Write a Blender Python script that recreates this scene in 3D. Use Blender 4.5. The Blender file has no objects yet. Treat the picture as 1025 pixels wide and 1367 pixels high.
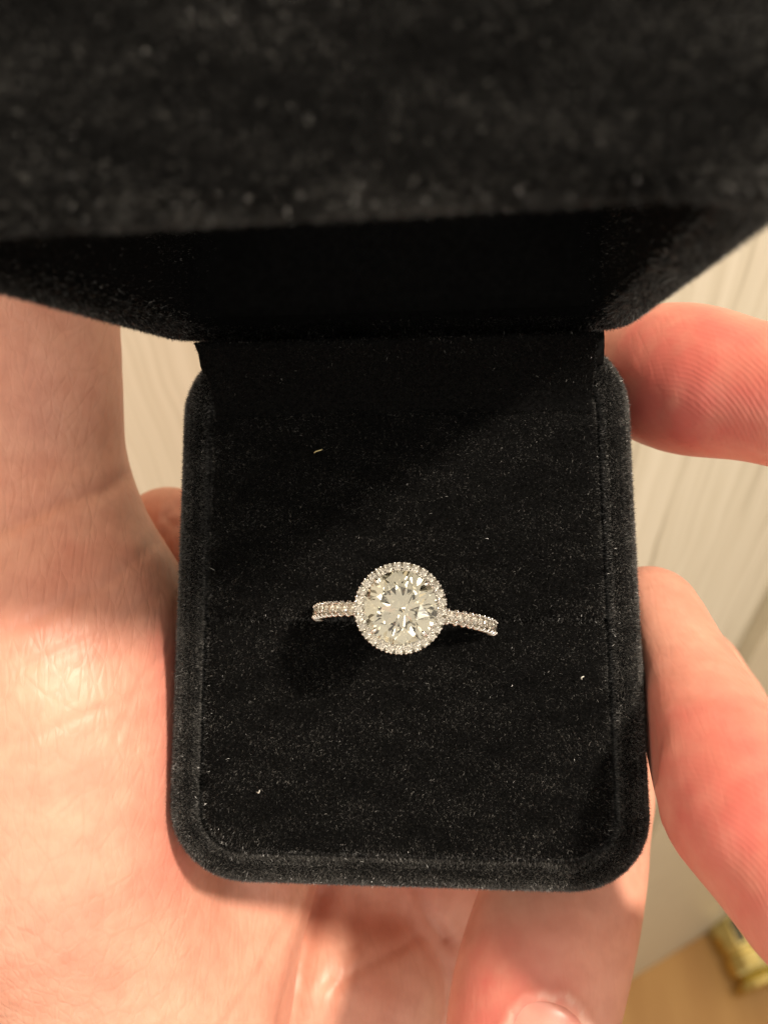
import bpy, math, random
import numpy as np
from mathutils import Matrix, Vector

random.seed(7)
rng = np.random.default_rng(7)
MM = 0.001

# ------------------------------------------------------------------ camera, world, lamps, exposure
FPX, CU, CV = 1350.0, 512.5, 683.5          # lens of the photograph in its own pixels


def nrm(v):
    v = np.asarray(v, float)
    return v / np.linalg.norm(v)


def U(u, v, d):
    """a point d millimetres in front of the camera (camera frame, mm)"""
    return np.array([(u - CU) / FPX * d, -(v - CV) / FPX * d, -d])


UP = nrm([-0.050, 0.716, 1.0])              # room vertical in the camera frame: the camera looks steeply down
E2 = nrm(np.array([0, 0, -1.0]) - UP * np.dot([0, 0, -1.0], UP))
E1 = np.cross(E2, UP)
PSI = math.radians(24)
WH = E1 * math.cos(PSI) + E2 * math.sin(PSI)     # horizontal direction along the wall
WN = E1 * math.sin(PSI) - E2 * math.cos(PSI)     # wall normal, towards the room
WALL_D = -np.dot(WN, U(200, 500, 205))           # distance camera - wall (mm)


def on_wall(u, v):
    r = U(u, v, 1.0)
    return r * (-WALL_D / np.dot(WN, r))


CAM_H = -np.dot(UP, on_wall(900, 1262))          # camera height above the floor (mm)
RW = np.array([E1, E2, UP])
M_CAM = Matrix.Translation((0, 0, CAM_H * MM)) @ Matrix([list(r) for r in RW]).to_4x4()


def to_world(P):
    """camera frame mm -> world metres"""
    return (np.asarray(P) @ RW.T) * MM + np.array([0, 0, CAM_H * MM])


sc = bpy.context.scene
col = sc.collection
cam_d = bpy.data.cameras.new('camera')
cam = bpy.data.objects.new('camera', cam_d)
col.objects.link(cam)
cam.matrix_world = M_CAM
cam_d.sensor_fit = 'HORIZONTAL'
cam_d.sensor_width = 36
cam_d.lens = 36 * FPX / 1025
cam_d.clip_start = 0.005
cam_d.clip_end = 50
cam_d.dof.use_dof = True
cam_d.dof.focus_distance = 0.1045
cam_d.dof.aperture_fstop = cam_d.lens / 1.15
sc.camera = cam

world = bpy.data.worlds.new('World')
sc.world = world
world.use_nodes = True
wb = world.node_tree.nodes['Background']
wb.inputs[0].default_value = (1.0, 0.90, 0.77, 1)
wb.inputs[1].default_value = 0.70

# pose of the ring box in the camera frame
BP = dict(a=0.0402, b=-0.1085, c=0.0087, t=(1.9709, -11.1329, -107.909), H=58.771, th=1.548, k=0.0548)


def rot(a, b, c):
    ca, sa, cb, sb, cc, s_c = np.cos(a), np.sin(a), np.cos(b), np.sin(b), np.cos(c), np.sin(c)
    Rx = np.array([[1, 0, 0], [0, ca, -sa], [0, sa, ca]])
    Ry = np.array([[cb, 0, sb], [0, 1, 0], [-sb, 0, cb]])
    Rz = np.array([[cc, -s_c, 0], [s_c, cc, 0], [0, 0, 1]])
    return Rz @ Ry @ Rx


BR = rot(BP['a'], BP['b'], BP['c'])
BT = np.array(BP['t'])
BH = BP['H'] / 2
BW = 25.0
TAPER = BP['k']


def box2cam(P):
    return np.asarray(P) @ BR.T + BT


def cam2box(P):
    return (np.asarray(P) - BT) @ BR


def lamp(name, box_pos, power, size, color, target=(0, 0, 0)):
    l = bpy.data.lights.new(name, 'AREA')
    l.shape = 'DISK'
    l.size = size
    l.energy = power
    l.color = color
    o = bpy.data.objects.new(name, l)
    col.objects.link(o)
    p = Vector(to_world(box2cam(np.array(box_pos, float))))
    t = Vector(to_world(box2cam(np.array(target, float))))
    o.location = p
    o.rotation_euler = (t - p).to_track_quat('-Z', 'Y').to_euler()
    return o


KD = nrm([0.83, 0.55, 1.0])
lamp('ceiling_lamp', KD * 800, 9.9, 0.07, (1.0, 0.86, 0.70))
for dirn, dist, size, rad in (((-0.55, 0.75, 1.0), 1200, .42, 5), ((0.25, 1.1, 1.0), 1200, .36, 6), ((1.5, -0.2, 1.0), 1100, .30, 4), ((-1.2, 0.0, 1.0), 1200, .44, 8.5),
                              ((0.15, -0.85, 1.0), 1300, .36, 4), ((0.45, 0.22, 1.0), 1300, .22, 9), ((-0.28, -0.30, 1.0), 1300, .24, 9), ((0.75, -0.9, 1.0), 1200, .30, 4.5)):
    lamp('fill_panel', nrm(dirn) * dist, .72 * rad * math.pi * math.pi * (size / 2) ** 2, size, (1.0, 0.92, 0.80))  # unseen lamps added for soft fill and sparkle in the diamond

sc.view_settings.view_transform = 'Standard'
sc.view_settings.look = 'None'
sc.view_settings.gamma = 1
sc.view_settings.use_curve_mapping = False
sc.view_settings.exposure = 0.0
sc.render.engine = 'CYCLES'
sc.cycles.max_bounces = 16
sc.cycles.transmission_bounces = 16
sc.cycles.glossy_bounces = 8
sc.cycles.caustics_reflective = False
sc.cycles.caustics_refractive = False
sc.cycles.sample_clamp_indirect = 6


# ------------------------------------------------------------------ helpers
def mesh_np(name, verts, faces, smooth=True):
    """verts (N,3); faces: (M,k) array or list of tuples"""
    me = bpy.data.meshes.new(name)
    v = np.ascontiguousarray(verts, dtype=np.float32)
    if isinstance(faces, np.ndarray):
        k = faces.shape[1]
        me.vertices.add(len(v))
        me.vertices.foreach_set('co', v.ravel())
        me.loops.add(faces.size)
        me.loops.foreach_set('vertex_index', np.ascontiguousarray(faces, dtype=np.int32).ravel())
        me.polygons.add(len(faces))
        me.polygons.foreach_set('loop_start', np.arange(0, faces.size, k, dtype=np.int32))
        me.update(calc_edges=True)
        me.validate()
    else:
        me.from_pydata(v.tolist(), [], [tuple(int(i) for i in f) for f in faces])
    me.polygons.foreach_set('use_smooth', np.full(len(me.polygons), smooth))
    me.update()
    return me


def obj(name, me, mat=None, parent=None, label=None, cat=None, group=None, kind=None):
    o = bpy.data.objects.new(name, me)
    col.objects.link(o)
    if mat is not None and me is not None:
        me.materials.clear()
        me.materials.append(mat)
    if parent is not None:
        o.parent = parent
    for key, val in (('label', label), ('category', cat), ('group', group), ('kind', kind)):
        if val:
            o[key] = val
    return o


def join_np(parts):
    """parts: list of (verts, list of faces) -> one (verts, faces)"""
    vs, fs, n = [], [], 0
    for v, f in parts:
        vs.append(np.asarray(v, float))
        fs += [tuple(i + n for i in t) for t in f]
        n += len(v)
    return np.concatenate(vs), fs


def new_mat(name):
    m = bpy.data.materials.new(name)
    m.use_nodes = True
    nt = m.node_tree
    b = nt.nodes['Principled BSDF']
    return m, nt, b


def node(nt, typ, **kw):
    n = nt.nodes.new(typ)
    for k, v in kw.items():
        setattr(n, k, v)
    return n


def ramp(nt, fac, stops):
    r = node(nt, 'ShaderNodeValToRGB')
    e = r.color_ramp.elements
    while len(e) > 1:
        e.remove(e[-1])
    e[0].position, e[0].color = stops[0][0], (*stops[0][1], 1)
    for p, c in stops[1:]:
        q = e.new(p)
        q.color = (*c, 1)
    nt.links.new(fac, r.inputs[0])
    return r


def mathn(nt, op, a, b=None):
    n = node(nt, 'ShaderNodeMath', operation=op)
    for i, x in enumerate((a, b)):
        if x is None:
            continue
        if isinstance(x, (int, float)):
            n.inputs[i].default_value = x
        else:
            nt.links.new(x, n.inputs[i])
    return n.outputs[0]


def mixc(nt, fac, a, b, blend='MIX'):
    n = node(nt, 'ShaderNodeMix', data_type='RGBA', blend_type=blend)
    for i, x in ((0, fac), (6, a), (7, b)):
        if isinstance(x, (int, float)):
            n.inputs[i].default_value = x
        elif isinstance(x, tuple):
            n.inputs[i].default_value = (*x, 1)
        else:
            nt.links.new(x, n.inputs[i])
    return n.outputs[2]


# ------------------------------------------------------------------ materials
def m_velvet():
    m, nt, b = new_mat('black_velvet')
    g = node(nt, 'ShaderNodeTexCoord')
    n = node(nt, 'ShaderNodeTexNoise')
    n.inputs['Scale'].default_value = 2500
    nt.links.new(g.outputs['Object'], n.inputs['Vector'])
    r = ramp(nt, n.outputs[0], [(0.3, (0.002, 0.002, 0.002)), (0.75, (0.006, 0.006, 0.006))])
    nt.links.new(r.outputs[0], b.inputs['Base Color'])
    b.inputs['Roughness'].default_value = 1
    b.inputs['Specular IOR Level'].default_value = 0.05
    return m


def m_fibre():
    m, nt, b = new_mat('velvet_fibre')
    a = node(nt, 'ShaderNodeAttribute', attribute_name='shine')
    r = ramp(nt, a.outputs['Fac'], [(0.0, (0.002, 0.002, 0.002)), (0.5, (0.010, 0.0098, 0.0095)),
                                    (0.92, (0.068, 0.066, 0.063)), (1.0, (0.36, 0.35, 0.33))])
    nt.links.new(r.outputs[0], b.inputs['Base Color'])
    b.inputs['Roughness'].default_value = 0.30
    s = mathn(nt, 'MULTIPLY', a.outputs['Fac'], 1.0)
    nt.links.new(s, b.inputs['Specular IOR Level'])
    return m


def m_lining():
    m, nt, b = new_mat('black_lining')
    g = node(nt, 'ShaderNodeTexCoord')
    n = node(nt, 'ShaderNodeTexNoise')
    n.inputs['Scale'].default_value = 1400
    nt.links.new(g.outputs['Object'], n.inputs['Vector'])
    r = ramp(nt, n.outputs[0], [(0.3, (0.002, 0.002, 0.002)), (0.8, (0.005, 0.005, 0.005))])
    nt.links.new(r.outputs[0], b.inputs['Base Color'])
    b.inputs['Roughness'].default_value = 0.9
    b.inputs['Specular IOR Level'].default_value = 0.08
    return m


def m_gold():
    m, nt, b = new_mat('white_gold')
    g = node(nt, 'ShaderNodeTexCoord')
    n = node(nt, 'ShaderNodeTexNoise')
    n.inputs['Scale'].default_value = 900
    nt.links.new(g.outputs['Object'], n.inputs['Vector'])
    r = ramp(nt, n.outputs[0], [(0.3, (0.88, 0.85, 0.79)), (0.7, (0.94, 0.92, 0.87))])
    nt.links.new(r.outputs[0], b.inputs['Base Color'])
    b.inputs['Metallic'].default_value = 1
    b.inputs['Roughness'].default_value = 0.16
    return m


def m_diamond(name, tint, rough=0.0, fire=False):
    m, nt, b = new_mat(name)
    out = nt.nodes['Material Output']
    nt.nodes.remove(b)
    last = None
    for ch, ior in enumerate((2.400, 2.420, 2.450)) if fire else ((None, 2.42),):
        gl = node(nt, 'ShaderNodeBsdfGlass')
        c = tint if ch is None else tuple(tint[q] if q == ch else 0.0 for q in range(3))
        gl.inputs['Color'].default_value = (*c, 1)
        gl.inputs['IOR'].default_value = ior
        gl.inputs['Roughness'].default_value = rough
        if last is None:
            last = gl.outputs[0]
        else:
            ad = node(nt, 'ShaderNodeAddShader')
            nt.links.new(last, ad.inputs[0])
            nt.links.new(gl.outputs[0], ad.inputs[1])
            last = ad.outputs[0]
    nt.links.new(last, out.inputs[0])
    return m


def m_wood():
    m, nt, b = new_mat('pale_wood_veneer')
    g = node(nt, 'ShaderNodeTexCoord')
    mp = node(nt, 'ShaderNodeMapping')
    mp.inputs['Scale'].default_value = (1, 1, 0.022)
    nt.links.new(g.outputs['Object'], mp.inputs[0])
    wob = node(nt, 'ShaderNodeTexNoise')
    wob.inputs['Scale'].default_value = 22
    nt.links.new(g.outputs['Object'], wob.inputs['Vector'])
    sub = mathn(nt, 'MULTIPLY', mathn(nt, 'SUBTRACT', wob.outputs[0], 0.5), 0.006)
    cmb = node(nt, 'ShaderNodeCombineXYZ')
    nt.links.new(sub, cmb.inputs[0])
    add = node(nt, 'ShaderNodeVectorMath', operation='ADD')
    nt.links.new(mp.outputs[0], add.inputs[0])
    nt.links.new(cmb.outputs[0], add.inputs[1])
    n1 = node(nt, 'ShaderNodeTexNoise')
    n1.inputs['Scale'].default_value = 210
    n1.inputs['Detail'].default_value = 3
    n1.inputs['Roughness'].default_value = 0.55
    nt.links.new(add.outputs[0], n1.inputs['Vector'])
    n2 = node(nt, 'ShaderNodeTexNoise')
    n2.inputs['Scale'].default_value = 700
    n2.inputs['Detail'].default_value = 2
    nt.links.new(add.outputs[0], n2.inputs['Vector'])
    mixf = mathn(nt, 'ADD', mathn(nt, 'MULTIPLY', n1.outputs[0], 0.75), mathn(nt, 'MULTIPLY', n2.outputs[0], 0.25))
    r = ramp(nt, mixf, [(0.34, (0.44, 0.395, 0.30)), (0.43, (0.64, 0.59, 0.465)), (0.53, (0.70, 0.65, 0.525)),
                        (0.66, (0.75, 0.70, 0.575))])
    nt.links.new(r.outputs[0], b.inputs['Base Color'])
    b.inputs['Roughness'].default_value = 0.5
    bp = node(nt, 'ShaderNodeBump')
    bp.inputs['Strength'].default_value = 0.35
    bp.inputs['Distance'].default_value = 0.0006
    nt.links.new(mixf, bp.inputs['Height'])
    nt.links.new(bp.outputs[0], b.inputs['Normal'])
    return m


def m_noise_plain(name, c0, c1, scale, rough=0.5):
    m, nt, b = new_mat(name)
    g = node(nt, 'ShaderNodeTexCoord')
    n = node(nt, 'ShaderNodeTexNoise')
    n.inputs['Scale'].default_value = scale
    n.inputs['Detail'].default_value = 4
    nt.links.new(g.outputs['Object'], n.inputs['Vector'])
    r = ramp(nt, n.outputs[0], [(0.3, c0), (0.7, c1)])
    nt.links.new(r.outputs[0], b.inputs['Base Color'])
    b.inputs['Roughness'].default_value = rough
    return m


def m_floor():
    m, nt, b = new_mat('honey_wood_floor')
    g = node(nt, 'ShaderNodeTexCoord')
    mp = node(nt, 'ShaderNodeMapping')
    mp.inputs['Scale'].default_value = (1, 0.12, 1)
    nt.links.new(g.outputs['Object'], mp.inputs[0])
    n = node(nt, 'ShaderNodeTexNoise')
    n.inputs['Scale'].default_value = 18
    n.inputs['Detail'].default_value = 4
    nt.links.new(mp.outputs[0], n.inputs['Vector'])
    r = ramp(nt, n.outputs[0], [(0.3, (0.44, 0.22, 0.06)), (0.7, (0.56, 0.31, 0.10))])
    nt.links.new(r.outputs[0], b.inputs['Base Color'])
    b.inputs['Roughness'].default_value = 0.4
    return m


def m_brass():
    m, nt, b = new_mat('polished_brass')
    g = node(nt, 'ShaderNodeTexCoord')
    n = node(nt, 'ShaderNodeTexNoise')
    n.inputs['Scale'].default_value = 40
    nt.links.new(g.outputs['Object'], n.inputs['Vector'])
    r = ramp(nt, n.outputs[0], [(0.3, (0.46, 0.36, 0.12)), (0.7, (0.80, 0.66, 0.28))])
    nt.links.new(r.outputs[0], b.inputs['Base Color'])
    b.inputs['Metallic'].default_value = 1
    b.inputs['Roughness'].default_value = 0.09
    return m


def m_skin():
    m, nt, b = new_mat('skin')
    g = node(nt, 'ShaderNodeTexCoord')
    P = g.outputs['Object']
    fl = node(nt, 'ShaderNodeAttribute', attribute_name='flush_shade')
    cr = node(nt, 'ShaderNodeAttribute', attribute_name='crease')
    tp = node(nt, 'ShaderNodeAttribute', attribute_name='tip')
    dr = node(nt, 'ShaderNodeAttribute', attribute_name='dry')
    n1 = node(nt, 'ShaderNodeTexNoise')
    n1.inputs['Scale'].default_value = 95
    n1.inputs['Detail'].default_value = 3
    nt.links.new(P, n1.inputs['Vector'])
    base = ramp(nt, n1.outputs[0], [(0.3, (0.665, 0.30, 0.215)), (0.5, (0.71, 0.35, 0.252)), (0.72, (0.74, 0.395, 0.285))])
    n2 = node(nt, 'ShaderNodeTexNoise')
    n2.inputs['Scale'].default_value = 420
    n2.inputs['Detail'].default_value = 2
    nt.links.new(P, n2.inputs['Vector'])
    mott = ramp(nt, n2.outputs[0], [(0.35, (0.93, 0.90, 0.89)), (0.6, (1, 1, 1))])
    c = mixc(nt, 1.0, base.outputs[0], mott.outputs[0], 'MULTIPLY')
    n3 = node(nt, 'ShaderNodeTexNoise')
    n3.inputs['Scale'].default_value = 260
    n3.inputs['Detail'].default_value = 4
    nt.links.new(P, n3.inputs['Vector'])
    flf = mathn(nt, 'MINIMUM', mathn(nt, 'MULTIPLY', fl.outputs['Fac'], mathn(nt, 'ADD', mathn(nt, 'MULTIPLY', n3.outputs[0], 1.3), 0.35)), 1.0)
    c = mixc(nt, flf, c, (0.62, 0.155, 0.125))
    c = mixc(nt, mathn(nt, 'MULTIPLY', cr.outputs['Fac'], 0.55), c, (0.46, 0.17, 0.11))
    c = mixc(nt, mathn(nt, 'MULTIPLY', dr.outputs['Fac'], 0.28), c, (0.86, 0.70, 0.58))
    mpl = node(nt, 'ShaderNodeMapping')
    mpl.inputs['Rotation'].default_value = (0.4, -0.3, 0.9)
    mpl.inputs['Scale'].default_value = (1.0, 0.35, 0.8)
    nt.links.new(P, mpl.inputs[0])
    vl = node(nt, 'ShaderNodeTexVoronoi', feature='DISTANCE_TO_EDGE')
    vl.inputs['Scale'].default_value = 330
    nt.links.new(mpl.outputs[0], vl.inputs['Vector'])
    lines = mathn(nt, 'SUBTRACT', 1.0, mathn(nt, 'MINIMUM', mathn(nt, 'MULTIPLY', vl.outputs['Distance'], 14.0), 1.0))
    det = node(nt, 'ShaderNodeAttribute', attribute_name='detail')
    lines = mathn(nt, 'MULTIPLY', mathn(nt, 'MULTIPLY', lines, n1.outputs[0]), det.outputs['Fac'])
    c = mixc(nt, mathn(nt, 'MULTIPLY', lines, 0.24), c, (0.50, 0.21, 0.14))
    nt.links.new(c, b.inputs['Base Color'])
    b.inputs['Roughness'].default_value = 0.43
    b.inputs['Specular IOR Level'].default_value = 0.42
    b.inputs['Subsurface Weight'].default_value = 0.14
    b.inputs['Subsurface Radius'].default_value = (1.0, 0.35, 0.2)
    b.inputs['Subsurface Scale'].default_value = 0.0016
    # fine skin relief: crossed micro lines and pores, friction ridges on the fingertips
    mpa = node(nt, 'ShaderNodeMapping')
    mpa.inputs['Rotation'].default_value = (0.2, 0.1, 0.5)
    mpa.inputs['Scale'].default_value = (1.0, 0.22, 0.6)
    nt.links.new(P, mpa.inputs[0])
    v1 = node(nt, 'ShaderNodeTexNoise')
    v1.inputs['Scale'].default_value = 1500
    v1.inputs['Detail'].default_value = 2
    nt.links.new(mpa.outputs[0], v1.inputs['Vector'])
    v2 = node(nt, 'ShaderNodeTexVoronoi', feature='DISTANCE_TO_EDGE')
    v2.inputs['Scale'].default_value = 950
    nt.links.new(mpa.outputs[0], v2.inputs['Vector'])
    v2c = mathn(nt, 'MINIMUM', v2.outputs['Distance'], 0.22)
    fine = mathn(nt, 'ADD', mathn(nt, 'MULTIPLY', v1.outputs[0], 0.55), mathn(nt, 'MULTIPLY', v2c, 1.6))
    rd = node(nt, 'ShaderNodeAttribute', attribute_name='ridge')
    nz = node(nt, 'ShaderNodeTexNoise')
    nz.inputs['Scale'].default_value = 160
    nt.links.new(P, nz.inputs['Vector'])
    ph = mathn(nt, 'ADD', mathn(nt, 'MULTIPLY', rd.outputs['Fac'], 2 * math.pi / 0.54), mathn(nt, 'MULTIPLY', nz.outputs[0], 15.0))
    wave = mathn(nt, 'MULTIPLY', mathn(nt, 'MULTIPLY', mathn(nt, 'SINE', ph), tp.outputs['Fac']), mathn(nt, 'ADD', n3.outputs[0], 0.35))
    h = mathn(nt, 'ADD', mathn(nt, 'SUBTRACT', mathn(nt, 'MULTIPLY', mathn(nt, 'MULTIPLY', fine, det.outputs['Fac']), 0.5), mathn(nt, 'MULTIPLY', lines, 0.20)), mathn(nt, 'MULTIPLY', wave, 0.055))
    bp = node(nt, 'ShaderNodeBump')
    bp.inputs['Strength'].default_value = 0.75
    bp.inputs['Distance'].default_value = 0.00022
    nt.links.new(h, bp.inputs['Height'])
    nt.links.new(bp.outputs[0], b.inputs['Normal'])
    return m


def m_nail():
    m, nt, b = new_mat('fingernail_plate')
    g = node(nt, 'ShaderNodeTexCoord')
    n = node(nt, 'ShaderNodeTexNoise')
    n.inputs['Scale'].default_value = 300
    nt.links.new(g.outputs['Object'], n.inputs['Vector'])
    r = ramp(nt, n.outputs[0], [(0.3, (0.62, 0.25, 0.20)), (0.7, (0.68, 0.31, 0.245))])
    nt.links.new(r.outputs[0], b.inputs['Base Color'])
    b.inputs['Roughness'].default_value = 0.33
    b.inputs['Subsurface Weight'].default_value = 0.2
    b.inputs['Subsurface Radius'].default_value = (1.0, 0.4, 0.25)
    b.inputs['Subsurface Scale'].default_value = 0.001
    return m


VELVET, FIBRE, LINING, GOLD = m_velvet(), m_fibre(), m_lining(), m_gold()
DIAMOND = m_diamond('diamond', (1.0, 0.985, 0.93))
PAVE = m_diamond('small_diamond', (1.0, 0.98, 0.94))
WOOD, FLOOR, BRASS, SKIN, NAIL = m_wood(), m_floor(), m_brass(), m_skin(), m_nail()
JAMB = m_noise_plain('plain_cream_laminate', (0.58, 0.52, 0.39), (0.62, 0.56, 0.42), 30, 0.45)

# ------------------------------------------------------------------ setting: wall, door frame, floor
seam = on_wall(1000, 838)
wall_o = on_wall(900, 1262)                        # where the wall meets the floor
R_WALL = np.stack([WH, -WN, UP], axis=1)           # local x along wall, y into wall, z up (columns, camera frame)
M_WALL = Matrix([list(r) for r in (RW @ R_WALL)]).to_4x4()
M_WALL.translation = Vector(to_world(wall_o))
seam_x = float(np.dot(seam - wall_o, WH)) * MM


def slab(x0, x1, y0, y1, z0, z1, bev=0.0):
    v = [(x, y, z) for x in (x0, x1) for y in (y0, y1) for z in (z0, z1)]
    f = [(0, 1, 3, 2), (4, 6, 7, 5), (0, 4, 5, 1), (2, 3, 7, 6), (0, 2, 6, 4), (1, 5, 7, 3)]
    return np.array(v), f


v, f = slab(-3.0, seam_x + 0.001, 0.0, 0.03, 0.0, 2.6)
wall = obj('wall', mesh_np('wall', v, f, False), WOOD, kind='structure')
wall.matrix_world = M_WALL
v, f = slab(seam_x, seam_x + 2.5, -0.009, 0.02, 0.001, 2.6)
frame = obj('door_frame', mesh_np('door_frame', v, f, False), JAMB, kind='structure')
frame.matrix_world = M_WALL
v, f = slab(-4, 4, -4, 4, -0.05, 0.0)
floor = obj('floor', mesh_np('floor', v, f, False), FLOOR, kind='structure')


# ------------------------------------------------------------------ shapes in box frame (mm)
def rrect(x0, x1, y0, y1, radii, inset=0.0, seg=10, edge=14, taper=True):
    """rounded rectangle, radii in order (x0y0, x1y0, x1y1, x0y1), anticlockwise"""
    x0, x1, y0, y1 = x0 + inset, x1 - inset, y0 + inset, y1 - inset
    rr = [max(r - inset, 0.25) for r in radii]
    corners = [(x0, y0, 1, 1, math.pi), (x1, y0, -1, 1, 1.5 * math.pi), (x1, y1, -1, -1, 0), (x0, y1, 1, -1, 0.5 * math.pi)]
    arcs = []
    for (cx, cy, sx, sy, a0), r in zip(corners, rr):
        arcs.append([(cx + sx * r + r * math.cos(a0 + t * math.pi / 2 / seg), cy + sy * r + r * math.sin(a0 + t * math.pi / 2 / seg))
                     for t in range(seg + 1)])
    pts = []
    for i in range(4):
        pts += arcs[i]
        a, b = arcs[i][-1], arcs[(i + 1) % 4][0]
        pts += [(a[0] + (b[0] - a[0]) * t / edge, a[1] + (b[1] - a[1]) * t / edge) for t in range(1, edge)]
    p = np.array(pts)
    if taper:
        p[:, 0] *= (1 - TAPER * p[:, 1] / BH) * np.where(p[:, 0] < 0, 1 + .012 * (1 - p[:, 1] / BH), 1)
    return p


def loft(rings, cap0=True, cap1=True):
    n = len(rings[0])
    v = np.concatenate(rings)
    f = []
    for i in range(len(rings) - 1):
        for j in range(n):
            k = (j + 1) % n
            f.append((i * n + j, i * n + k, (i + 1) * n + k, (i + 1) * n + j))
    if cap0:
        c = len(v)
        v = np.concatenate([v, rings[0].mean(0, keepdims=True)])
        f += [(c, (j + 1) % n, j) for j in range(n)]
    if cap1:
        c = len(v)
        o = (len(rings) - 1) * n
        v = np.concatenate([v, rings[-1].mean(0, keepdims=True)])
        f += [(c, o + j, o + (j + 1) % n) for j in range(n)]
    return v, f


def tube(pts, rad, n=8):
    pts = np.array(pts, float)
    rad = np.broadcast_to(rad, len(pts))
    rings = []
    for i, p in enumerate(pts):
        t = pts[min(i + 1, len(pts) - 1)] - pts[max(i - 1, 0)]
        t = t / np.linalg.norm(t)
        a = np.cross(t, [0.3, .9, .2])
        a /= np.linalg.norm(a)
        b_ = np.cross(t, a)
        rings.append(np.array([p + rad[i] * (math.cos(q) * a + math.sin(q) * b_) for q in np.linspace(0, 2 * math.pi, n, endpoint=False)]))
    return loft(rings)


def ring3(p2, z):
    return np.column_stack([p2, np.full(len(p2), z)])


def tris_of(v, f):
    t = []
    for q in f:
        for i in range(1, len(q) - 1):
            t.append((q[0], q[i], q[i + 1]))
    return v[np.array(t)]


def pile(T, density, length, width, keep=None, comb=(0, 0, 0), lean=0.45, lint=0.02, seed=1, glow=0.0, napamp=.08, loosew=1.0, loosel=1.15):
    """velvet pile: one tapering blade per fibre. T (n,3,3) in mm"""
    r = np.random.default_rng(seed)
    e1, e2 = T[:, 1] - T[:, 0], T[:, 2] - T[:, 0]
    nn = np.cross(e1, e2)
    area = np.linalg.norm(nn, axis=1) / 2
    nn = nn / np.maximum(2 * area[:, None], 1e-12)
    w = area.copy()
    cen = T.mean(1)
    if keep is not None:
        w = w * keep(cen, nn)
    tot = int(w.sum() * density)
    idx = r.choice(len(w), tot, p=w / w.sum())
    a, b = r.random(tot), r.random(tot)
    s = a + b > 1
    a[s], b[s] = 1 - a[s], 1 - b[s]
    root = T[idx, 0] + a[:, None] * e1[idx] + b[:, None] * e2[idx]
    n = nn[idx]
    # slow swirls of the nap
    sw = np.stack([np.sin(root[:, 1] * .45 + root[:, 0] * .21) , np.cos(root[:, 0] * .38 - root[:, 1] * .17), np.zeros(tot)], 1) * 0.16
    d = n + r.normal(0, lean, (tot, 3)) + np.array(comb) + sw
    d /= np.linalg.norm(d, axis=1)[:, None]
    d += n * 0.15
    L = length * (0.55 + 0.6 * r.random(tot))
    nap = np.sin(root[:, 1] * .9 + 1.7 * np.sin(root[:, 0] * .13)) * np.sin(root[:, 0] * .31 + 1.3 * np.sin(root[:, 1] * .4) + 1) \
        + .6 * np.sin(root[:, 0] * .9 + root[:, 1] * .5) * np.sin(root[:, 1] * 1.7 - root[:, 0] * .2)
    loose = r.random(tot) < lint * np.clip(.55 + .6 * nap, .08, 2)
    L[loose] *= loosel
    d[loose] += r.normal(0, 0.9, (loose.sum(), 3))
    d /= np.linalg.norm(d, axis=1)[:, None]
    side = np.cross(d, r.normal(0, 1, (tot, 3)))
    side /= np.linalg.norm(side, axis=1)[:, None]
    W = width * (0.7 + 0.6 * r.random(tot))
    root = root - n * 0.12
    bend = r.normal(0, 0.22, (tot, 3)) * L[:, None]
    tip = root + d * L[:, None] + bend
    W[loose] *= loosew
    h = side * (W / 2)[:, None]
    V = np.stack([root - h, root + h, tip], 1).reshape(-1, 3)
    F = np.arange(tot * 3).reshape(-1, 3)
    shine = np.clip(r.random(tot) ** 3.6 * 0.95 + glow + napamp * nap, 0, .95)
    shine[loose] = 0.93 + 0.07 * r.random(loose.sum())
    return V, F, np.repeat(shine, 3)


def pile_obj(T, parent, seed, **kw):
    V, F, s = pile(T, seed=seed, **kw)
    me = mesh_np('velvet_pile', V * MM, F, False)
    at = me.attributes.new('shine', 'FLOAT', 'POINT')
    at.data.foreach_set('value', s.astype(np.float32))
    return obj('velvet_pile', me, FIBRE, parent, kind='stuff')


M_BOX = Matrix([list(r) for r in (RW @ BR)]).to_4x4()
M_BOX.translation = Vector(to_world(box2cam(np.array([0, 0, 0.0]))))
box = obj('ring_box', None, label='open black velvet ring box held in the hand, lid raised', cat='ring box')
box.empty_display_size = 0.01
box.matrix_world = M_BOX

RC = [8.5, 8.5, 7.5, 7.5]
plan = lambda ins, ext=0.0: rrect(-BW, BW, -BH - ext, BH, RC, ins, seg=12, edge=20)


def profile(pr, ext=0.0, **kw):
    return loft([ring3(plan(i, ext), z) for i, z in pr], **kw)


v, f = profile([(3, -22), (1, -21.2), (.25, -19), (0, -12), (0, -3.2), (.2, -1.8), (.65, -.8), (1.35, -.2), (2.0, -.02), (2.6, -.2),
                (3.0, -.8), (3.15, -1.8), (3.15, -5)], ext=.75)
base_o = obj('base', mesh_np('base', v * MM, f), VELVET, box)
TB = tris_of(v, f)
pile_obj(TB, base_o, 11, density=330, length=.42, width=.05, comb=(0, 0, .1), lean=.6, glow=.62, lint=.05,  # high glow paints the lit sheen of the rim into the fibre colour
         keep=lambda c, n: ((c[:, 2] > -3.5) & (n[:, 2] > -.2)) * 1.0 + 0.25 * ((c[:, 2] <= -3.5) & (c[:, 2] > -12) & (np.abs(n[:, 2]) < .3) & (np.abs(c[:, 0]) + np.abs(c[:, 1]) > 22)))

# cushion: two foam pads meeting at the slot that grips the ring
uv_ring = cam2box(U(540, 826, 1.0) * 0 + U(540, 826, 108.0))
ray = (U(540, 826, 1.0)) @ BR
o_b = (np.zeros(3) - BT) @ BR
tt = -o_b[2] / ray[2]
RING_XY = o_b + ray * tt
SLOT = float(RING_XY[1]) - 0.35


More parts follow.
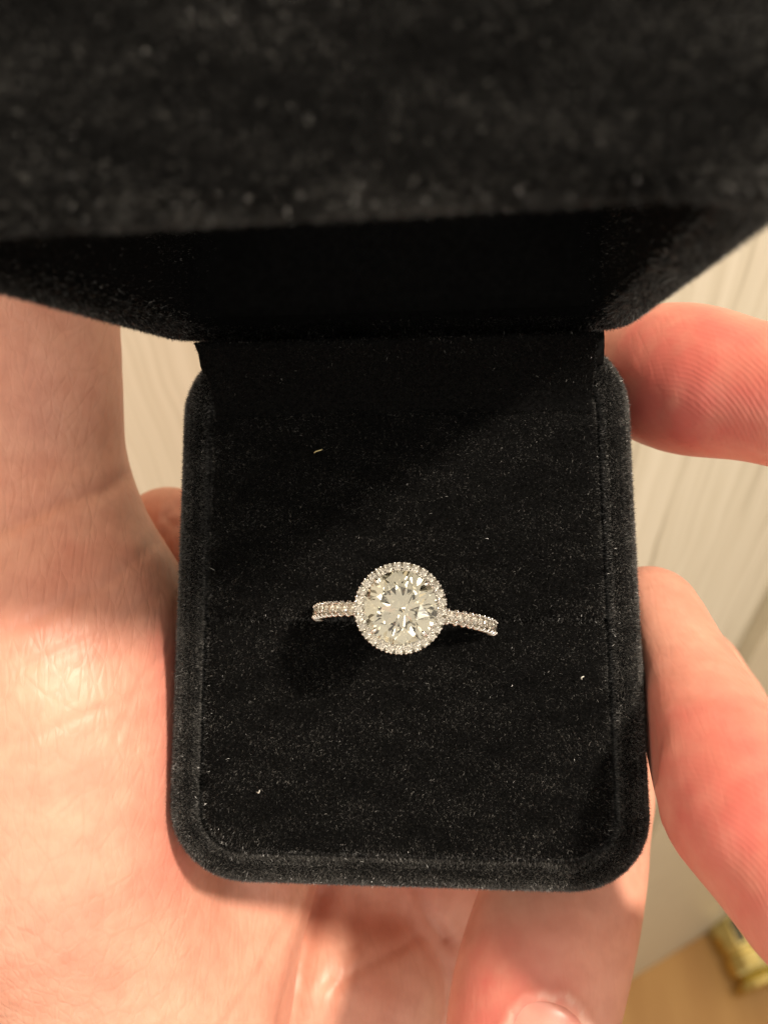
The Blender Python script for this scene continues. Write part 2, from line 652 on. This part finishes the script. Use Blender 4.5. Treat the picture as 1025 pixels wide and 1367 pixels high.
def pad(y0, y1, radii, name, seed):
    rg = []
    for i, z in [(0.0, -5), (0.0, -1.6), (.16, -.85), (.45, -.4), (.95, -.12), (1.8, .0), (4.0, .08)]:
        rg.append(ring3(rrect(-BW + 3.65, BW - 3.65, y0, y1, radii, i, seg=8, edge=30), z))
    v, f = loft(rg)
    for sx in (-9.9, 9.9):                          # the foam swells where the band pushes in
        q = (v[:, 0] - RING_XY[0] - sx) ** 2 / 5 + (v[:, 1] - SLOT) ** 2 / 4
        v[:, 2] += np.where(v[:, 2] > -2, .45 * np.exp(-q), 0)
    o = obj(name, mesh_np(name, v * MM, f), VELVET, box)
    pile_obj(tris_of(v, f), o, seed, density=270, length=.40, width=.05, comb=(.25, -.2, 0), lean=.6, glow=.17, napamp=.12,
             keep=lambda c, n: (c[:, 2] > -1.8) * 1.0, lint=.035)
    return o


pad(-BH + 3.0, SLOT - .01, [5.2, 5.2, .7, .7], 'cushion_pad', 21)
pad(SLOT + .01, BH - 3.75, [.7, .7, 4.2, 4.2], 'cushion_pad', 22)

# lid, modelled closed then swung open about the hinge
TH = BP['th']


def swing(v):
    y = v[:, 1] - BH
    z = v[:, 2] + v[:, 0] * .007 * (BH - v[:, 1]) / BH
    return np.column_stack([v[:, 0], BH + y * math.cos(TH) + z * math.sin(TH), -y * math.sin(TH) + z * math.cos(TH)])


v, f = profile([(3.7, 17), (3.6, 3.0), (3.45, 1.5), (3.0, .6), (2.3, .12), (1.6, .08), (.8, .45), (.25, 1.3), (0, 2.8), (0, 19), (.35, 21.2),
                (1.3, 23), (3.0, 24.2), (6, 24.8)], cap0=False)
v = swing(v)
lid = obj('lid', mesh_np('lid', v * MM, f), VELVET, box)
TL = tris_of(v, f)
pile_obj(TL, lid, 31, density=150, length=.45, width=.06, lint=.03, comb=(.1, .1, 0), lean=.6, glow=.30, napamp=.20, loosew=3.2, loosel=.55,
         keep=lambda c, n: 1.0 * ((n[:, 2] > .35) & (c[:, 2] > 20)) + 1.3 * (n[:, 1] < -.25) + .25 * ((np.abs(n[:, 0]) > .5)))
v, f = profile([(3.75, 2.4), (3.9, 17), (4.6, 19.3), (6.5, 20.4), (10, 20.6)], cap0=False)
v = swing(v)
f = [tuple(reversed(q)) for q in f]
lin = obj('lid_lining', mesh_np('lid_lining', v * MM, [tuple(reversed(q)) for q in f]), LINING, box)

# hinge lining: a sloping strip from the cushion up into the lid
hw0, hw1 = 20.6, 20.2
ys = np.linspace(0, 1, 11)
prof = [(BH - 8.2 + 7.4 * t, .02 + 7.7 * t ** 1.7) for t in ys]
strip = []
NX = 24
for (y, z) in prof:
    for i in range(NX + 1):
        x = -hw0 + 2 * hw0 * i / NX
        strip.append((x * (1 - TAPER * .6), y, z))
top = np.array(strip)
bot = top.copy()
bot[:, 2] = -1.5
nv = len(top)
fs = []
for i in range(len(prof) - 1):
    for j in range(NX):
        a = i * (NX + 1) + j
        fs.append((a, a + 1, a + NX + 2, a + NX + 1))
        fs.append((a + nv, a + nv + NX + 1, a + nv + NX + 2, a + nv + 1))
for i in range(len(prof) - 1):
    a, b_ = i * (NX + 1), (i + 1) * (NX + 1)
    fs.append((a, b_, b_ + nv, a + nv))
    a, b_ = a + NX, b_ + NX
    fs.append((a, a + nv, b_ + nv, b_))
e = (len(prof) - 1) * (NX + 1)
for j in range(NX):
    fs.append((j, j + nv, j + 1 + nv, j + 1))
    fs.append((e + j, e + j + 1, e + j + 1 + nv, e + j + nv))
hv = np.concatenate([top, bot])
spine_v, spine_f = tube([(x, BH - 1.1, .1) for x in np.linspace(-22.3, 22.3, 24)], 2.1, 12)
spine_v[:, 0] *= 1 - TAPER
obj('hinge_spine', mesh_np('hinge_spine', spine_v * MM, spine_f), VELVET, box)
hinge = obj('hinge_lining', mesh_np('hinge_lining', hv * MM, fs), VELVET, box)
pile_obj(tris_of(hv, fs), hinge, 41, density=200, length=.32, width=.05, lean=.55, lint=.006, glow=-.2, keep=lambda c, n: (c[:, 2] > .0) * 1.0)  # negative glow paints the shade under the lid into the fibres


# ------------------------------------------------------------------ the ring (frame: x along the band, z towards the viewer)
def brilliant(rad, seg=8, table=.56, crown=.32, pav=.86, girdle=.04):
    """round brilliant: table, star, kite, upper girdle, girdle, lower girdle and pavilion facets; girdle at z=0"""
    n = seg
    A = 2 * math.pi / n
    V, F = [], []

    def ringp(r, z, off, m=n):
        i0 = len(V)
        for i in range(m):
            a = (i + off) * 2 * math.pi / m
            V.append((r * math.cos(a), r * math.sin(a), z))
        return list(range(i0, i0 + m))
    zt = rad * crown + rad * girdle
    tb = ringp(rad * table, zt, 0)
    rm = rad * (table + (1 - table) * .50) / math.cos(A / 2) * .985
    md = ringp(rm, rad * girdle + rad * crown * .47, .5)
    gu = ringp(rad, rad * girdle / 2, 0, 2 * n)
    gl = ringp(rad, -rad * girdle / 2, 0, 2 * n)
    pm = ringp(rad * .24 / math.cos(A / 2), -rad * pav * .77, .5)
    cu = len(V)
    V.append((0, 0, -rad * pav))
    F.append(tuple(tb))
    for i in range(n):
        j = (i + 1) % n
        F.append((tb[i], md[i], tb[j]))                                # star
        F.append((tb[j], md[i], gu[2 * j], md[j]))                     # kite (bezel)
        F.append((md[i], gu[(2 * i + 1)], gu[(2 * i + 2) % (2 * n)]))  # upper girdle
        F.append((md[i], gu[2 * i], gu[2 * i + 1]))
        F.append((gl[2 * i], pm[i], gl[2 * i + 1]))
        F.append((gl[2 * i + 1], pm[i], gl[(2 * i + 2) % (2 * n)]))
        F.append((gl[2 * j], pm[i], cu, pm[j]))                        # pavilion main
    for i in range(2 * n):
        j = (i + 1) % (2 * n)
        F.append((gu[i], gl[i], gl[j], gu[j]))
    return np.array(V), F


def uvsphere(r, c=(0, 0, 0), nu=10, nv_=7, s=(1, 1, 1)):
    V, F = [], []
    for i in range(nv_ + 1):
        t = math.pi * i / nv_
        for j in range(nu):
            a = 2 * math.pi * j / nu
            V.append((c[0] + s[0] * r * math.sin(t) * math.cos(a), c[1] + s[1] * r * math.sin(t) * math.sin(a), c[2] + s[2] * r * math.cos(t)))
    for i in range(nv_):
        for j in range(nu):
            k = (j + 1) % nu
            F.append((i * nu + j, (i + 1) * nu + j, (i + 1) * nu + k, i * nu + k))
    return np.array(V), F


def lathe(pr, n=48):
    rings = [np.array([(r * math.cos(a), r * math.sin(a), z) for a in np.linspace(0, 2 * math.pi, n, endpoint=False)]) for r, z in pr]
    return loft(rings, False, False)


RI, RO = 8.5, 9.75
RING_Z = -0.4
tilt = rot(math.radians(-14.5), 0, 0) @ rot(0, math.radians(3), 0) @ rot(0, 0, math.radians(-4.5))
R_RING = BR @ tilt
M_RING = Matrix([list(r) for r in (RW @ R_RING)]).to_4x4()
ring_c = np.array([RING_XY[0], SLOT, RING_Z])
M_RING.translation = Vector(to_world(box2cam(ring_c)))
ring = obj('diamond_ring', None, label='white gold halo diamond ring standing in the velvet cushion slot', cat='ring')
ring.empty_display_size = 0.01
ring.matrix_world = M_RING

# band: swept section, tapering towards the bottom
sect = []
NB = 120
band_w = 0.66
rings = []
for i in range(NB):
    a = 2 * math.pi * i / NB
    w = band_w * (1 - .12 * (1 - math.sin(a)) / 2)
    s_ = [(-w, RI + .15), (-w * .8, RI), (w * .8, RI), (w, RI + .15), (w, RO - .30), (w * .8, RO - .22), (w * .6, RO - .62), (-w * .6, RO - .62), (-w * .8, RO - .22), (-w, RO - .30)]
    rings.append(np.array([(r * math.cos(a), y, r * math.sin(a)) for y, r in s_]))
rings.append(rings[0])
v, f = loft(rings, False, False)
parts = [(v, f)]
ST_R = .50
pitch = 1.02 / RO
angs = [math.pi / 2 + sgn * (math.radians(19) + pitch * k) for sgn in (-1, 1) for k in range(12)]
for sgn in (-1, 1):
    for k in range(13):
        a = math.pi / 2 + sgn * (math.radians(19) + pitch * (k - .5))
        ca, sa = math.cos(a), math.sin(a)
        for yy in (-1, 1):
            # U-cut side bar and its bead between two stones
            parts.append(tube([(ca * (RI + .25), yy * .66, sa * (RI + .25)), (ca * (RO - .2), yy * .72, sa * (RO - .2)),
                               (ca * (RO + .06), yy * .62, sa * (RO + .06))], [.14, .17, .14], 7))
            parts.append(uvsphere(.16, (ca * (RO + .08), yy * .54, sa * (RO + .08)), 8, 6))
v, f = join_np(parts)
band = obj('band', mesh_np('band', v * MM, f), GOLD, ring)
sv, sf = brilliant(ST_R, 8)
stone_me = mesh_np('pave_diamond', sv * MM, sf, False)
for a in angs:
    o = obj('pave_diamond', stone_me, PAVE, band)
    x, z = math.cos(a) * (RO - .06), math.sin(a) * (RO - .06)
    o.matrix_local = Matrix.Translation((x * MM, 0, z * MM)) @ Matrix.Rotation(math.pi / 2 - a, 4, 'Y') @ Matrix.Rotation(random.random(), 4, 'Z')

# head: basket, halo gallery, claws
HZ = RO + 2.6                                      # girdle height of the centre stone
CR = 3.56                                          # centre stone radius
HALO_R = 3.97
v, f = lathe([(HALO_R + .40, HZ - .12), (HALO_R + .42, HZ - .28), (HALO_R + .38, HZ - .75), (HALO_R - .1, HZ - 1.15), (HALO_R - .62, HZ - 1.0),
              (HALO_R - .60, HZ - .50), (HALO_R - .44, HZ - .16), (HALO_R - .30, HZ - .55), (HALO_R + .25, HZ - .55), (HALO_R + .40, HZ - .12)], 72)
parts = [(v, f)]
NH = 29
for i in range(NH * 2):
    a = math.pi * (i + .5) / NH
    r = HALO_R + .38
    parts.append(uvsphere(.135, (r * math.cos(a), r * math.sin(a), HZ - .02), 7, 5))
for i in range(NH):
    a = 2 * math.pi * (i + .5) / NH
    r = HALO_R - .36
    parts.append(uvsphere(.12, (r * math.cos(a), r * math.sin(a), HZ + .03), 7, 5))
v, f = join_np(parts)
halo = obj('halo', mesh_np('halo', v * MM, f), GOLD, ring)
hv_, hf_ = brilliant(.42, 8)
hme = mesh_np('halo_diamond', hv_ * MM, hf_, False)
for i in range(NH):
    a = 2 * math.pi * i / NH
    o = obj('halo_diamond', hme, PAVE, halo)
    o.matrix_local = Matrix.Translation((HALO_R * math.cos(a) * MM, HALO_R * math.sin(a) * MM, (HZ + .0) * MM)) @ \
        Matrix.Rotation(random.uniform(-.1, .1), 4, 'X') @ Matrix.Rotation(random.uniform(-.1, .1), 4, 'Y') @ Matrix.Rotation(random.random() * 3, 4, 'Z')
parts = []
for i in range(4):
    a = math.radians(47 + 90 * i)
    pts = [(.9 * math.cos(a), .9 * math.sin(a), RO - .6), (2.0 * math.cos(a), 2.0 * math.sin(a), HZ - 1.9), (3.1 * math.cos(a), 3.1 * math.sin(a), HZ - .5)]
    parts.append(tube(pts, [.42, .36, .3], 8))
v, f = lathe([(2.1, HZ - 1.9), (2.35, HZ - 1.75), (2.1, HZ - 1.55), (1.9, HZ - 1.72), (2.1, HZ - 1.9)], 40)
parts.append((v, f))
v, f = join_np(parts)
obj('basket', mesh_np('basket', v * MM, f), GOLD, ring)
for i in range(4):
    a = math.radians(47 + 90 * i)
    ca, sa = math.cos(a), math.sin(a)
    pts = [(3.56 * ca, 3.56 * sa, HZ - .5), (3.56 * ca, 3.56 * sa, HZ + .2), (3.36 * ca, 3.36 * sa, HZ + .46), (3.08 * ca, 3.08 * sa, HZ + .58)]
    v, f = join_np([tube(pts, [.22, .23, .24, .16], 9), uvsphere(.24, (3.3 * ca, 3.3 * sa, HZ + .5), 10, 8)])
    obj('claw', mesh_np('claw', v * MM, f), GOLD, ring)
dv, df = brilliant(CR, 8)
dia = obj('centre_diamond', mesh_np('centre_diamond', dv * MM, df, False), DIAMOND, ring, label='large round brilliant cut centre diamond')
dia.matrix_local = Matrix.Translation((0, 0, (HZ + .1) * MM)) @ Matrix.Rotation(.05, 4, 'X') @ Matrix.Rotation(-.04, 4, 'Y') @ Matrix.Rotation(.2, 4, 'Z')


# ------------------------------------------------------------------ the hand: one continuous skin grown from a distance field (camera frame, mm)
def chain(pts):
    """[(u, v, depth, radius)] -> list of round cones"""
    Q = np.array([[*U(u, v, d), r] for u, v, d, r in pts])
    Q = np.concatenate([[2 * Q[0] - Q[1]], Q, [2 * Q[-1] - Q[-2]]])
    C = []
    for i in range(1, len(Q) - 2):
        a, b_, c, d = Q[i - 1:i + 3]
        for t in np.arange(4) / 4:
            C.append(.5 * (2 * b_ + (c - a) * t + (2 * a - 5 * b_ + 4 * c - d) * t * t + (3 * b_ - a - 3 * c + d) * t ** 3))
    C.append(Q[-2])
    return [(C[i][:3], C[i + 1][:3], C[i][3], C[i + 1][3]) for i in range(len(C) - 1)]


PALM = [
    chain([(-40, 60, 118, 14), (-10, 300, 122, 14.2), (12, 520, 125, 13.6), (12, 650, 127, 14.0)]),       # thumb column
    chain([(22, 790, 128, 18), (56, 880, 124.3, 19.5), (66, 1080, 124.3, 19.5), (125, 1230, 131, 17.5)]),          # thenar pad
    chain([(-120, 760, 140, 22), (-80, 1300, 140, 22)]),
    chain([(150, 1280, 135, 18), (215, 1330, 138, 17.5), (160, 1520, 136, 17)]),                          # heel of the palm
    chain([(225, 715, 148, 7.2), (330, 780, 156, 9), (480, 900, 160, 12)]),                                 # web behind the box
    chain([(180, 1000, 162, 16), (420, 960, 163, 16), (640, 1000, 166, 15)]),                               # palm behind the box
    chain([(300, 1140, 143, 13.8), (245, 1270, 141, 15.5), (175, 1430, 139, 17)]),
    chain([(400, 1200, 168, 15), (560, 1190, 176, 15), (610, 1310, 174, 15), (650, 1450, 170, 16)]),
    chain([(300, 1280, 160, 15), (480, 1330, 158, 13)]),
]
FINGERS = [
    chain([(838, 492, 128, 7.6), (915, 506, 118, 8.7), (1010, 524, 110, 7.5), (1140, 545, 106, 7.7), (1290, 560, 120, 8.5), (1260, 530, 150, 9),
           (1000, 512, 168, 8.6), (790, 510, 172, 9), (640, 700, 170, 12), (600, 900, 170, 12)]),
    chain([(866, 826, 122, 6.4), (905, 915, 113, 7.0), (962, 1028, 102, 8.1), (1045, 1135, 94, 7.7), (1155, 1260, 91, 7.4), (1300, 1330, 118, 9.2),
           (1200, 1240, 150, 9.2), (1010, 1050, 165, 9.2), (880, 880, 170, 9.5), (640, 900, 172, 12)]),
    chain([(690, 1490, 119, 7.0), (698, 1420, 121, 9.3), (718, 1320, 125, 10.4), (748, 1210, 130, 10.2), (772, 1120, 138, 9.4), (770, 1020, 152, 10), (640, 960, 166, 12)]),
]
G0 = np.array([-52., -92., -194.])
G1 = np.array([90., 62., -80.])
STEP = 0.7
nx, ny, nz_ = [int(math.ceil(q)) for q in (G1 - G0) / STEP]
ax = [(G0[i] + STEP * np.arange(n)).astype(np.float32) for i, n in enumerate((nx, ny, nz_))]
X, Y, Z = np.meshgrid(*ax, indexing='ij')


def smin(a, b, k):
    h = np.maximum(k - np.abs(a - b), 0) / k
    return np.minimum(a, b) - h * h * (k * .25)


FAR = np.float32(1000)


def add_cone(field, a, b, ra, rb, k, pad):
    """smooth-union a round cone into the field, only where it can matter"""
    lo = np.minimum(a - ra, b - rb) - pad
    hi = np.maximum(a + ra, b + rb) + pad
    i0 = np.maximum(((lo - G0) / STEP).astype(int), 0)
    i1 = np.minimum(((hi - G0) / STEP).astype(int) + 2, field.shape)
    if (i1 <= i0).any():
        return
    sl = tuple(slice(p, q) for p, q in zip(i0, i1))
    a = a.astype(np.float32)
    d = (b - a).astype(np.float32)
    x, y, z = X[sl] - a[0], Y[sl] - a[1], Z[sl] - a[2]
    t = np.clip((x * d[0] + y * d[1] + z * d[2]) / float(d @ d), 0, 1)
    q = np.sqrt((x - t * d[0]) ** 2 + (y - t * d[1]) ** 2 + (z - t * d[2]) ** 2) - (ra + (rb - ra) * t)
    field[sl] = smin(field[sl], q.astype(np.float32), k)


D = np.full(X.shape, FAR, np.float32)
for i, ch in enumerate(PALM):
    c = np.full(X.shape, FAR, np.float32)
    for seg in ch:
        add_cone(c, *seg, k=.4, pad=9)
    D = smin(D, c, 7.0 if i < 4 else 3.0)
for ch in FINGERS:
    c = np.full(X.shape, FAR, np.float32)
    for seg in ch:
        add_cone(c, *seg, k=.4, pad=5)
    D = smin(D, c, 1.2)
# the box presses into the skin
pb = np.stack([X.ravel(), Y.ravel(), Z.ravel()], 1)
pb = (pb - BT.astype(np.float32)) @ BR.astype(np.float32)
xs = pb[:, 0] / (1 - TAPER * pb[:, 1] / BH)
qx = np.abs(xs) - (BW - 8)
qy = np.abs(pb[:, 1]) - (BH - 8)
d2 = np.hypot(np.maximum(qx, 0), np.maximum(qy, 0)) + np.minimum(np.maximum(qx, qy), 0) - 8
dz = np.abs(pb[:, 2] + 8.0) - 14.0
bx = np.maximum(d2, dz) + np.float32(0.0)
bx = -(bx - 0.35).reshape(D.shape)
D = -smin(-D, -bx, 1.2)
del pb, xs, qx, qy, d2, dz, bx


def surface_nets(D):
    S = D < 0
    c = [S[i:i + D.shape[0] - 1, j:j + D.shape[1] - 1, k:k + D.shape[2] - 1] for i in (0, 1) for j in (0, 1) for k in (0, 1)]
    anyc = c[0].copy()
    allc = c[0].copy()
    for q in c[1:]:
        anyc |= q
        allc &= q
    act = np.argwhere(anyc & ~allc)
    idx = -np.ones(anyc.shape, np.int32)
    idx[tuple(act.T)] = np.arange(len(act))
    acc = np.zeros((len(act), 3), np.float32)
    cnt = np.zeros(len(act), np.float32)
    offs = [(i, j, k) for i in (0, 1) for j in (0, 1) for k in (0, 1)]
    vals = {o: D[act[:, 0] + o[0], act[:, 1] + o[1], act[:, 2] + o[2]] for o in offs}
    for o in offs:
        for axis in range(3):
            if o[axis]:
                continue
            p = list(o)
            p[axis] = 1
            a, b_ = vals[o], vals[tuple(p)]
            m = (a < 0) != (b_ < 0)
            t = a[m] / (a[m] - b_[m])
            pos = np.tile(np.array(o, np.float32), (m.sum(), 1))
            pos[:, axis] += t
            acc[m] += pos
            cnt[m] += 1
    V = act + acc / cnt[:, None]
    quads = []
    for axis in range(3):
        sl0 = [slice(None)] * 3
        sl1 = [slice(None)] * 3
        sl0[axis] = slice(0, -1)
        sl1[axis] = slice(1, None)
        a, b_ = S[tuple(sl0)], S[tuple(sl1)]
        e = np.argwhere(a != b_)
        o1, o2 = [q for q in range(3) if q != axis]
        ok = (e[:, o1] > 0) & (e[:, o2] > 0) & (e[:, o1] < D.shape[o1] - 1) & (e[:, o2] < D.shape[o2] - 1)
        e = e[ok]
        ins = a[tuple(e.T)]
        corner = []
        for du, dv_ in ((1, 1), (0, 1), (0, 0), (1, 0)):
            q = e.copy()
            q[:, o1] -= du
            q[:, o2] -= dv_
            corner.append(idx[tuple(q.T)])
        Q = np.stack(corner, 1)
        flip = ins if axis != 1 else ~ins
        Q[~flip] = Q[~flip][:, ::-1]
        quads.append(Q)
    return V, np.concatenate(quads)


HV, HF = surface_nets(D)
del D, X, Y, Z
HV = HV * STEP + G0
me = mesh_np('hand', HV, HF)
tmp = bpy.data.objects.new('hand', me)
col.objects.link(tmp)
md = tmp.modifiers.new('s', 'SMOOTH')
md.factor, md.iterations = .5, 3
md = tmp.modifiers.new('d', 'SUBSURF')
md.levels = 1
dg = bpy.context.evaluated_depsgraph_get()
me2 = bpy.data.meshes.new_from_object(tmp.evaluated_get(dg))
bpy.data.objects.remove(tmp)
bpy.data.meshes.remove(me)
n = len(me2.vertices)
co = np.empty(n * 3, np.float32)
me2.vertices.foreach_get('co', co)
co = co.reshape(-1, 3).astype(float)
no = np.empty(n * 3, np.float32)
me2.vertices.foreach_get('normal', no)
no = no.reshape(-1, 3).astype(float)
view = co / np.linalg.norm(co, axis=1)[:, None]
facing = np.clip(-(no * view).sum(1) * 3, 0, 1)
pu = CU + FPX * co[:, 0] / -co[:, 2]
pv = CV - FPX * co[:, 1] / -co[:, 2]


def polydist(pts):
    best = np.full(n, 1e9)
    tpar = np.zeros(n)
    pts = np.array(pts, float)
    for i in range(len(pts) - 1):
        a, d = pts[i], pts[i + 1] - pts[i]
        t = np.clip(((pu - a[0]) * d[0] + (pv - a[1]) * d[1]) / (d @ d), 0, 1)
        q = np.hypot(pu - a[0] - t * d[0], pv - a[1] - t * d[1])
        m = q < best
        best[m] = q[m]
        tpar[m] = (i + t[m]) / (len(pts) - 1)
    return best, tpar


crease = np.zeros(n)
disp = np.zeros(n)
CREASES = [  # (pixel path on the near side of the hand, half width px, depth mm, redness, max depth of skin)
    ([(185, 628), (140, 655), (80, 672), (0, 708)], 11, .38, .35),
    ([(235, 700), (190, 740), (140, 780), (70, 815), (0, 850)], 8, .12, .16),
    ([(215, 790), (150, 840), (80, 870), (0, 905)], 7, .10, .13),
    ([(225, 905), (170, 935), (100, 960), (0, 1005)], 7, .10, .13),
    ([(205, 985), (130, 1020), (60, 1055)], 6, .06, .08),
    ([(230, 860), (190, 905), (150, 1000)], 5, .1, .1),
    ([(402, 1180), (385, 1230), (345, 1300), (300, 1367), (270, 1420)], 6, .18, .15),
    ([(432, 1180), (410, 1260), (375, 1380)], 12, .8, .55),
    ([(480, 1180), (470, 1260), (430, 1367)], 10, .35, .3),
    ([(555, 1180), (572, 1225), (600, 1260)], 9, .6, .5),
    ([(560, 1250), (470, 1300), (430, 1330)], 8, .2, .15),
    ([(240, 672), (222, 690), (238, 706)], 6, .2, .3),
    ([(880, 935), (935, 925), (990, 950)], 8, .12, .1),
]
for pts, w, dep, red in CREASES:
    q, t = polydist(pts)
    g = np.exp(-(q / w) ** 2) * facing * np.clip(np.minimum(t, 1 - t) * 8 + .35, 0, 1)
    disp -= dep * g
    disp += .25 * dep * np.exp(-((q - 2.2 * w) / (w * 1.2)) ** 2) * facing
    crease = np.maximum(crease, red * np.exp(-(q / (w * 1.1)) ** 2) * facing)
flush_shade = np.zeros(n)
for (u_, v_, d_, r_, amt) in [(905, 500, 110, 9, 1.0), (985, 535, 103, 12, .6), (840, 520, 122, 7, .55), (960, 1060, 92, 14, .5), (1030, 1160, 84, 17, .5),
                              (900, 1010, 104, 8, .35), (655, 1310, 116, 8, .55), (640, 1400, 113, 9, .5), (720, 1400, 112, 8, .3),
                              (232, 880, 116, 5, .6), (238, 1000, 116, 5, .6), (255, 1130, 117, 5, .5), (120, 1180, 112, 12, .18), (60, 720, 110, 12, .2), (880, 480, 118, 5, .5)]:  # spots along the box edge paint its red contact shadow; the rest is flushed skin
    c_ = U(u_, v_, d_)
    flush_shade += amt * np.exp(-((co - c_) ** 2).sum(1) / r_ ** 2)
flush_shade = np.clip(flush_shade, 0, .95)
tip = np.zeros(n)
ridge = np.zeros(n)
for (u_, v_, d_, r_), (cu_, cv_, cd_) in [((985, 520, 103, 9), (850, 640, 110)), ((1015, 1150, 84, 10), (880, 1290, 90))]:
    w_ = np.exp(-((co - U(u_, v_, d_)) ** 2).sum(1) / r_ ** 2)
    c_ = U(cu_, cv_, cd_)
    ridge = np.where(w_ > tip, np.linalg.norm(co - c_, axis=1), ridge)
    tip = np.maximum(tip, w_)
# dry ragged cuticle round the nail
NAILC = (730, 1385)
ell = np.hypot((pu - NAILC[0]) / 66, (pv - (NAILC[1] + 40)) / 92)
ang = np.arctan2(pv - NAILC[1] - 40, pu - NAILC[0])
rag = 1.05 + .05 * np.sin(ang * 9) + .03 * np.sin(ang * 23 + 1)
detail = np.where((pu > 600) & (co[:, 0] > 5), .35, 1.0)
dry = np.exp(-((ell - rag) / .07) ** 2) * facing * (pv < 1480)
dry *= .35 + .65 * (np.sin(ang * 14 + 2 * np.sin(ang * 5)) > -.2)
disp += .16 * np.exp(-((ell - 1.1) / .12) ** 2) * facing
disp -= .35 * np.clip(1.02 - ell, 0, .25) / .25 * facing
co2 = co + no * disp[:, None]
wrist = U(-10, 640, 140)
hm = to_world(co2)
origin = to_world(wrist)
me2.vertices.foreach_set('co', (hm - origin).astype(np.float32).ravel())
for nm, arr in (('flush_shade', flush_shade), ('crease', crease), ('tip', tip), ('ridge', ridge), ('dry', dry), ('detail', detail)):
    at = me2.attributes.new(nm, 'FLOAT', 'POINT')
    at.data.foreach_set('value', arr.astype(np.float32))
me2.polygons.foreach_set('use_smooth', np.full(len(me2.polygons), True))
me2.update()
hand = obj('hand', me2, SKIN, label='bare hand cupping the ring box, fingertips gripping its right side', cat='hand')
hand.location = origin

# fingernail plate on the lower fingertip
seg_a, seg_b = U(718, 1320, 125), U(690, 1490, 119)
axis = nrm(seg_b - seg_a)
tocam = nrm(-seg_a - axis * np.dot(-seg_a, axis))
sidev = np.cross(axis, tocam)
sidev *= np.sign(sidev[0])
NS, NT = 20, 22
V, F = [], []
Ln = np.linalg.norm(seg_b - seg_a)
for j in range(NT + 1):
    t = j / NT
    p = seg_a + axis * (Ln * (.10 + .85 * t))
    rr = 10.35 + (8.2 - 10.35) * np.clip(.1 + t * .85, 0, 1) ** 1.6
    wid = .64 * min(1, math.sqrt(max(1 - (1 - min(t / .42, 1)) ** 2.2, .0)) + .02)
    for i in range(NS + 1):
        s = -1 + 2 * i / NS
        ph = s * wid + .10
        r2 = rr - .06 - .35 * abs(s) ** 6 - (.3 * (1 - t / .12) ** 2 if t < .12 else 0)
        V.append(p + r2 * (math.cos(ph) * tocam + math.sin(ph) * sidev))
for j in range(NT):
    for i in range(NS):
        a = j * (NS + 1) + i
        F.append((a, a + 1, a + NS + 2, a + NS + 1))
V = to_world(np.array(V)) - origin
nail = obj('fingernail', mesh_np('fingernail', V, F), NAIL, hand)
so = nail.modifiers.new('thickness', 'SOLIDIFY')
so.thickness = 0.0004
so.offset = -1

# ------------------------------------------------------------------ brass fitting lying on the floor by the door frame
r_ = U(1012, 1326, 1.0)
hit = r_ * (-CAM_H / np.dot(UP, r_))
fit = obj('brass_fitting', None, label='polished brass fitting lying on the honey coloured wood floor', cat='fitting')
fit.empty_display_size = .02
fit.matrix_world = Matrix.Translation(Vector(to_world(hit)) + Vector((0, 0, .034))) @ Matrix.Rotation(math.radians(14), 4, 'Z') @ Matrix.Rotation(math.radians(-90), 4, 'X') @ Matrix.Scale(1.22, 4)
v, f = lathe([(.001, 0), (.030, 0), (.034, .002), (.034, .009), (.028, .014), (.026, .017), (.031, .020), (.032, .023), (.032, .040), (.029, .043), (.029, .047),
              (.032, .050), (.032, .082), (.028, .088), (.001, .089)], 12)
obj('barrel', mesh_np('barrel', v, f, False), BRASS, fit)
DARK_REFL = m_noise_plain('dark_reflection', (.035, .03, .012), (.07, .06, .025), 60, .35)
for k in (-1, 1):                                  # dark strips painting the barrel's dark reflections
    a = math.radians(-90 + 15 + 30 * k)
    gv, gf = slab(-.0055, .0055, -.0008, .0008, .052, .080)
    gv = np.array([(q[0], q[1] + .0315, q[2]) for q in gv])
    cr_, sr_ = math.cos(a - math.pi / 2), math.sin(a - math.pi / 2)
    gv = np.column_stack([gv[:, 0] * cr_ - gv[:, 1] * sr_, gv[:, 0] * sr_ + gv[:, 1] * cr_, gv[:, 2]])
    obj('reflection_strip', mesh_np('reflection_strip', gv, gf, False), DARK_REFL, fit)
v, f = lathe([(.001, .087), (.017, .087), (.019, .090), (.019, .100), (.016, .103), (.001, .103)], 24)
obj('end_cap', mesh_np('end_cap', v, f), BRASS, fit)

# ------------------------------------------------------------------ lint on the cushion
def lint(u, v_, ln, ang, color, label, seed):
    r = (U(u, v_, 1.0)) @ BR
    p = o_b + r * (-(o_b[2] - .85) / r[2])
    rr = np.random.default_rng(seed)
    c, s = math.cos(ang), math.sin(ang)
    pts = [p + np.array([c * t, s * t, .25 * math.sin(2.5 * t / ln + 1)]) + np.array([-s, c, 0]) * .18 * math.sin(3 * t / ln + seed) for t in np.linspace(-ln / 2, ln / 2, 9)]
    vv, ff = tube(pts, .055 + .02 * np.sin(np.linspace(0, 3.1, 9)), 6)
    vv = vv - p
    o = obj('lint_thread', mesh_np('lint_thread', vv * MM, ff), color, label=label, cat='lint', group='lint on the velvet')
    o.matrix_world = M_BOX @ Matrix.Translation(Vector(p * MM))


YEL = m_noise_plain('yellow_lint', (.42, .36, .17), (.50, .44, .24), 3000, .8)
WHT = m_noise_plain('white_lint', (.62, .60, .55), (.7, .68, .62), 3000, .8)
lint(425, 602, .95, .75, YEL, 'tiny yellow lint thread on shaded back cushion', 3)
lint(345, 1056, .45, .5, WHT, 'tiny white lint fleck on front cushion near rounded corner', 5)
lint(778, 905, .4, 1.2, WHT, 'tiny white lint fleck on front cushion beside bright rim', 8)
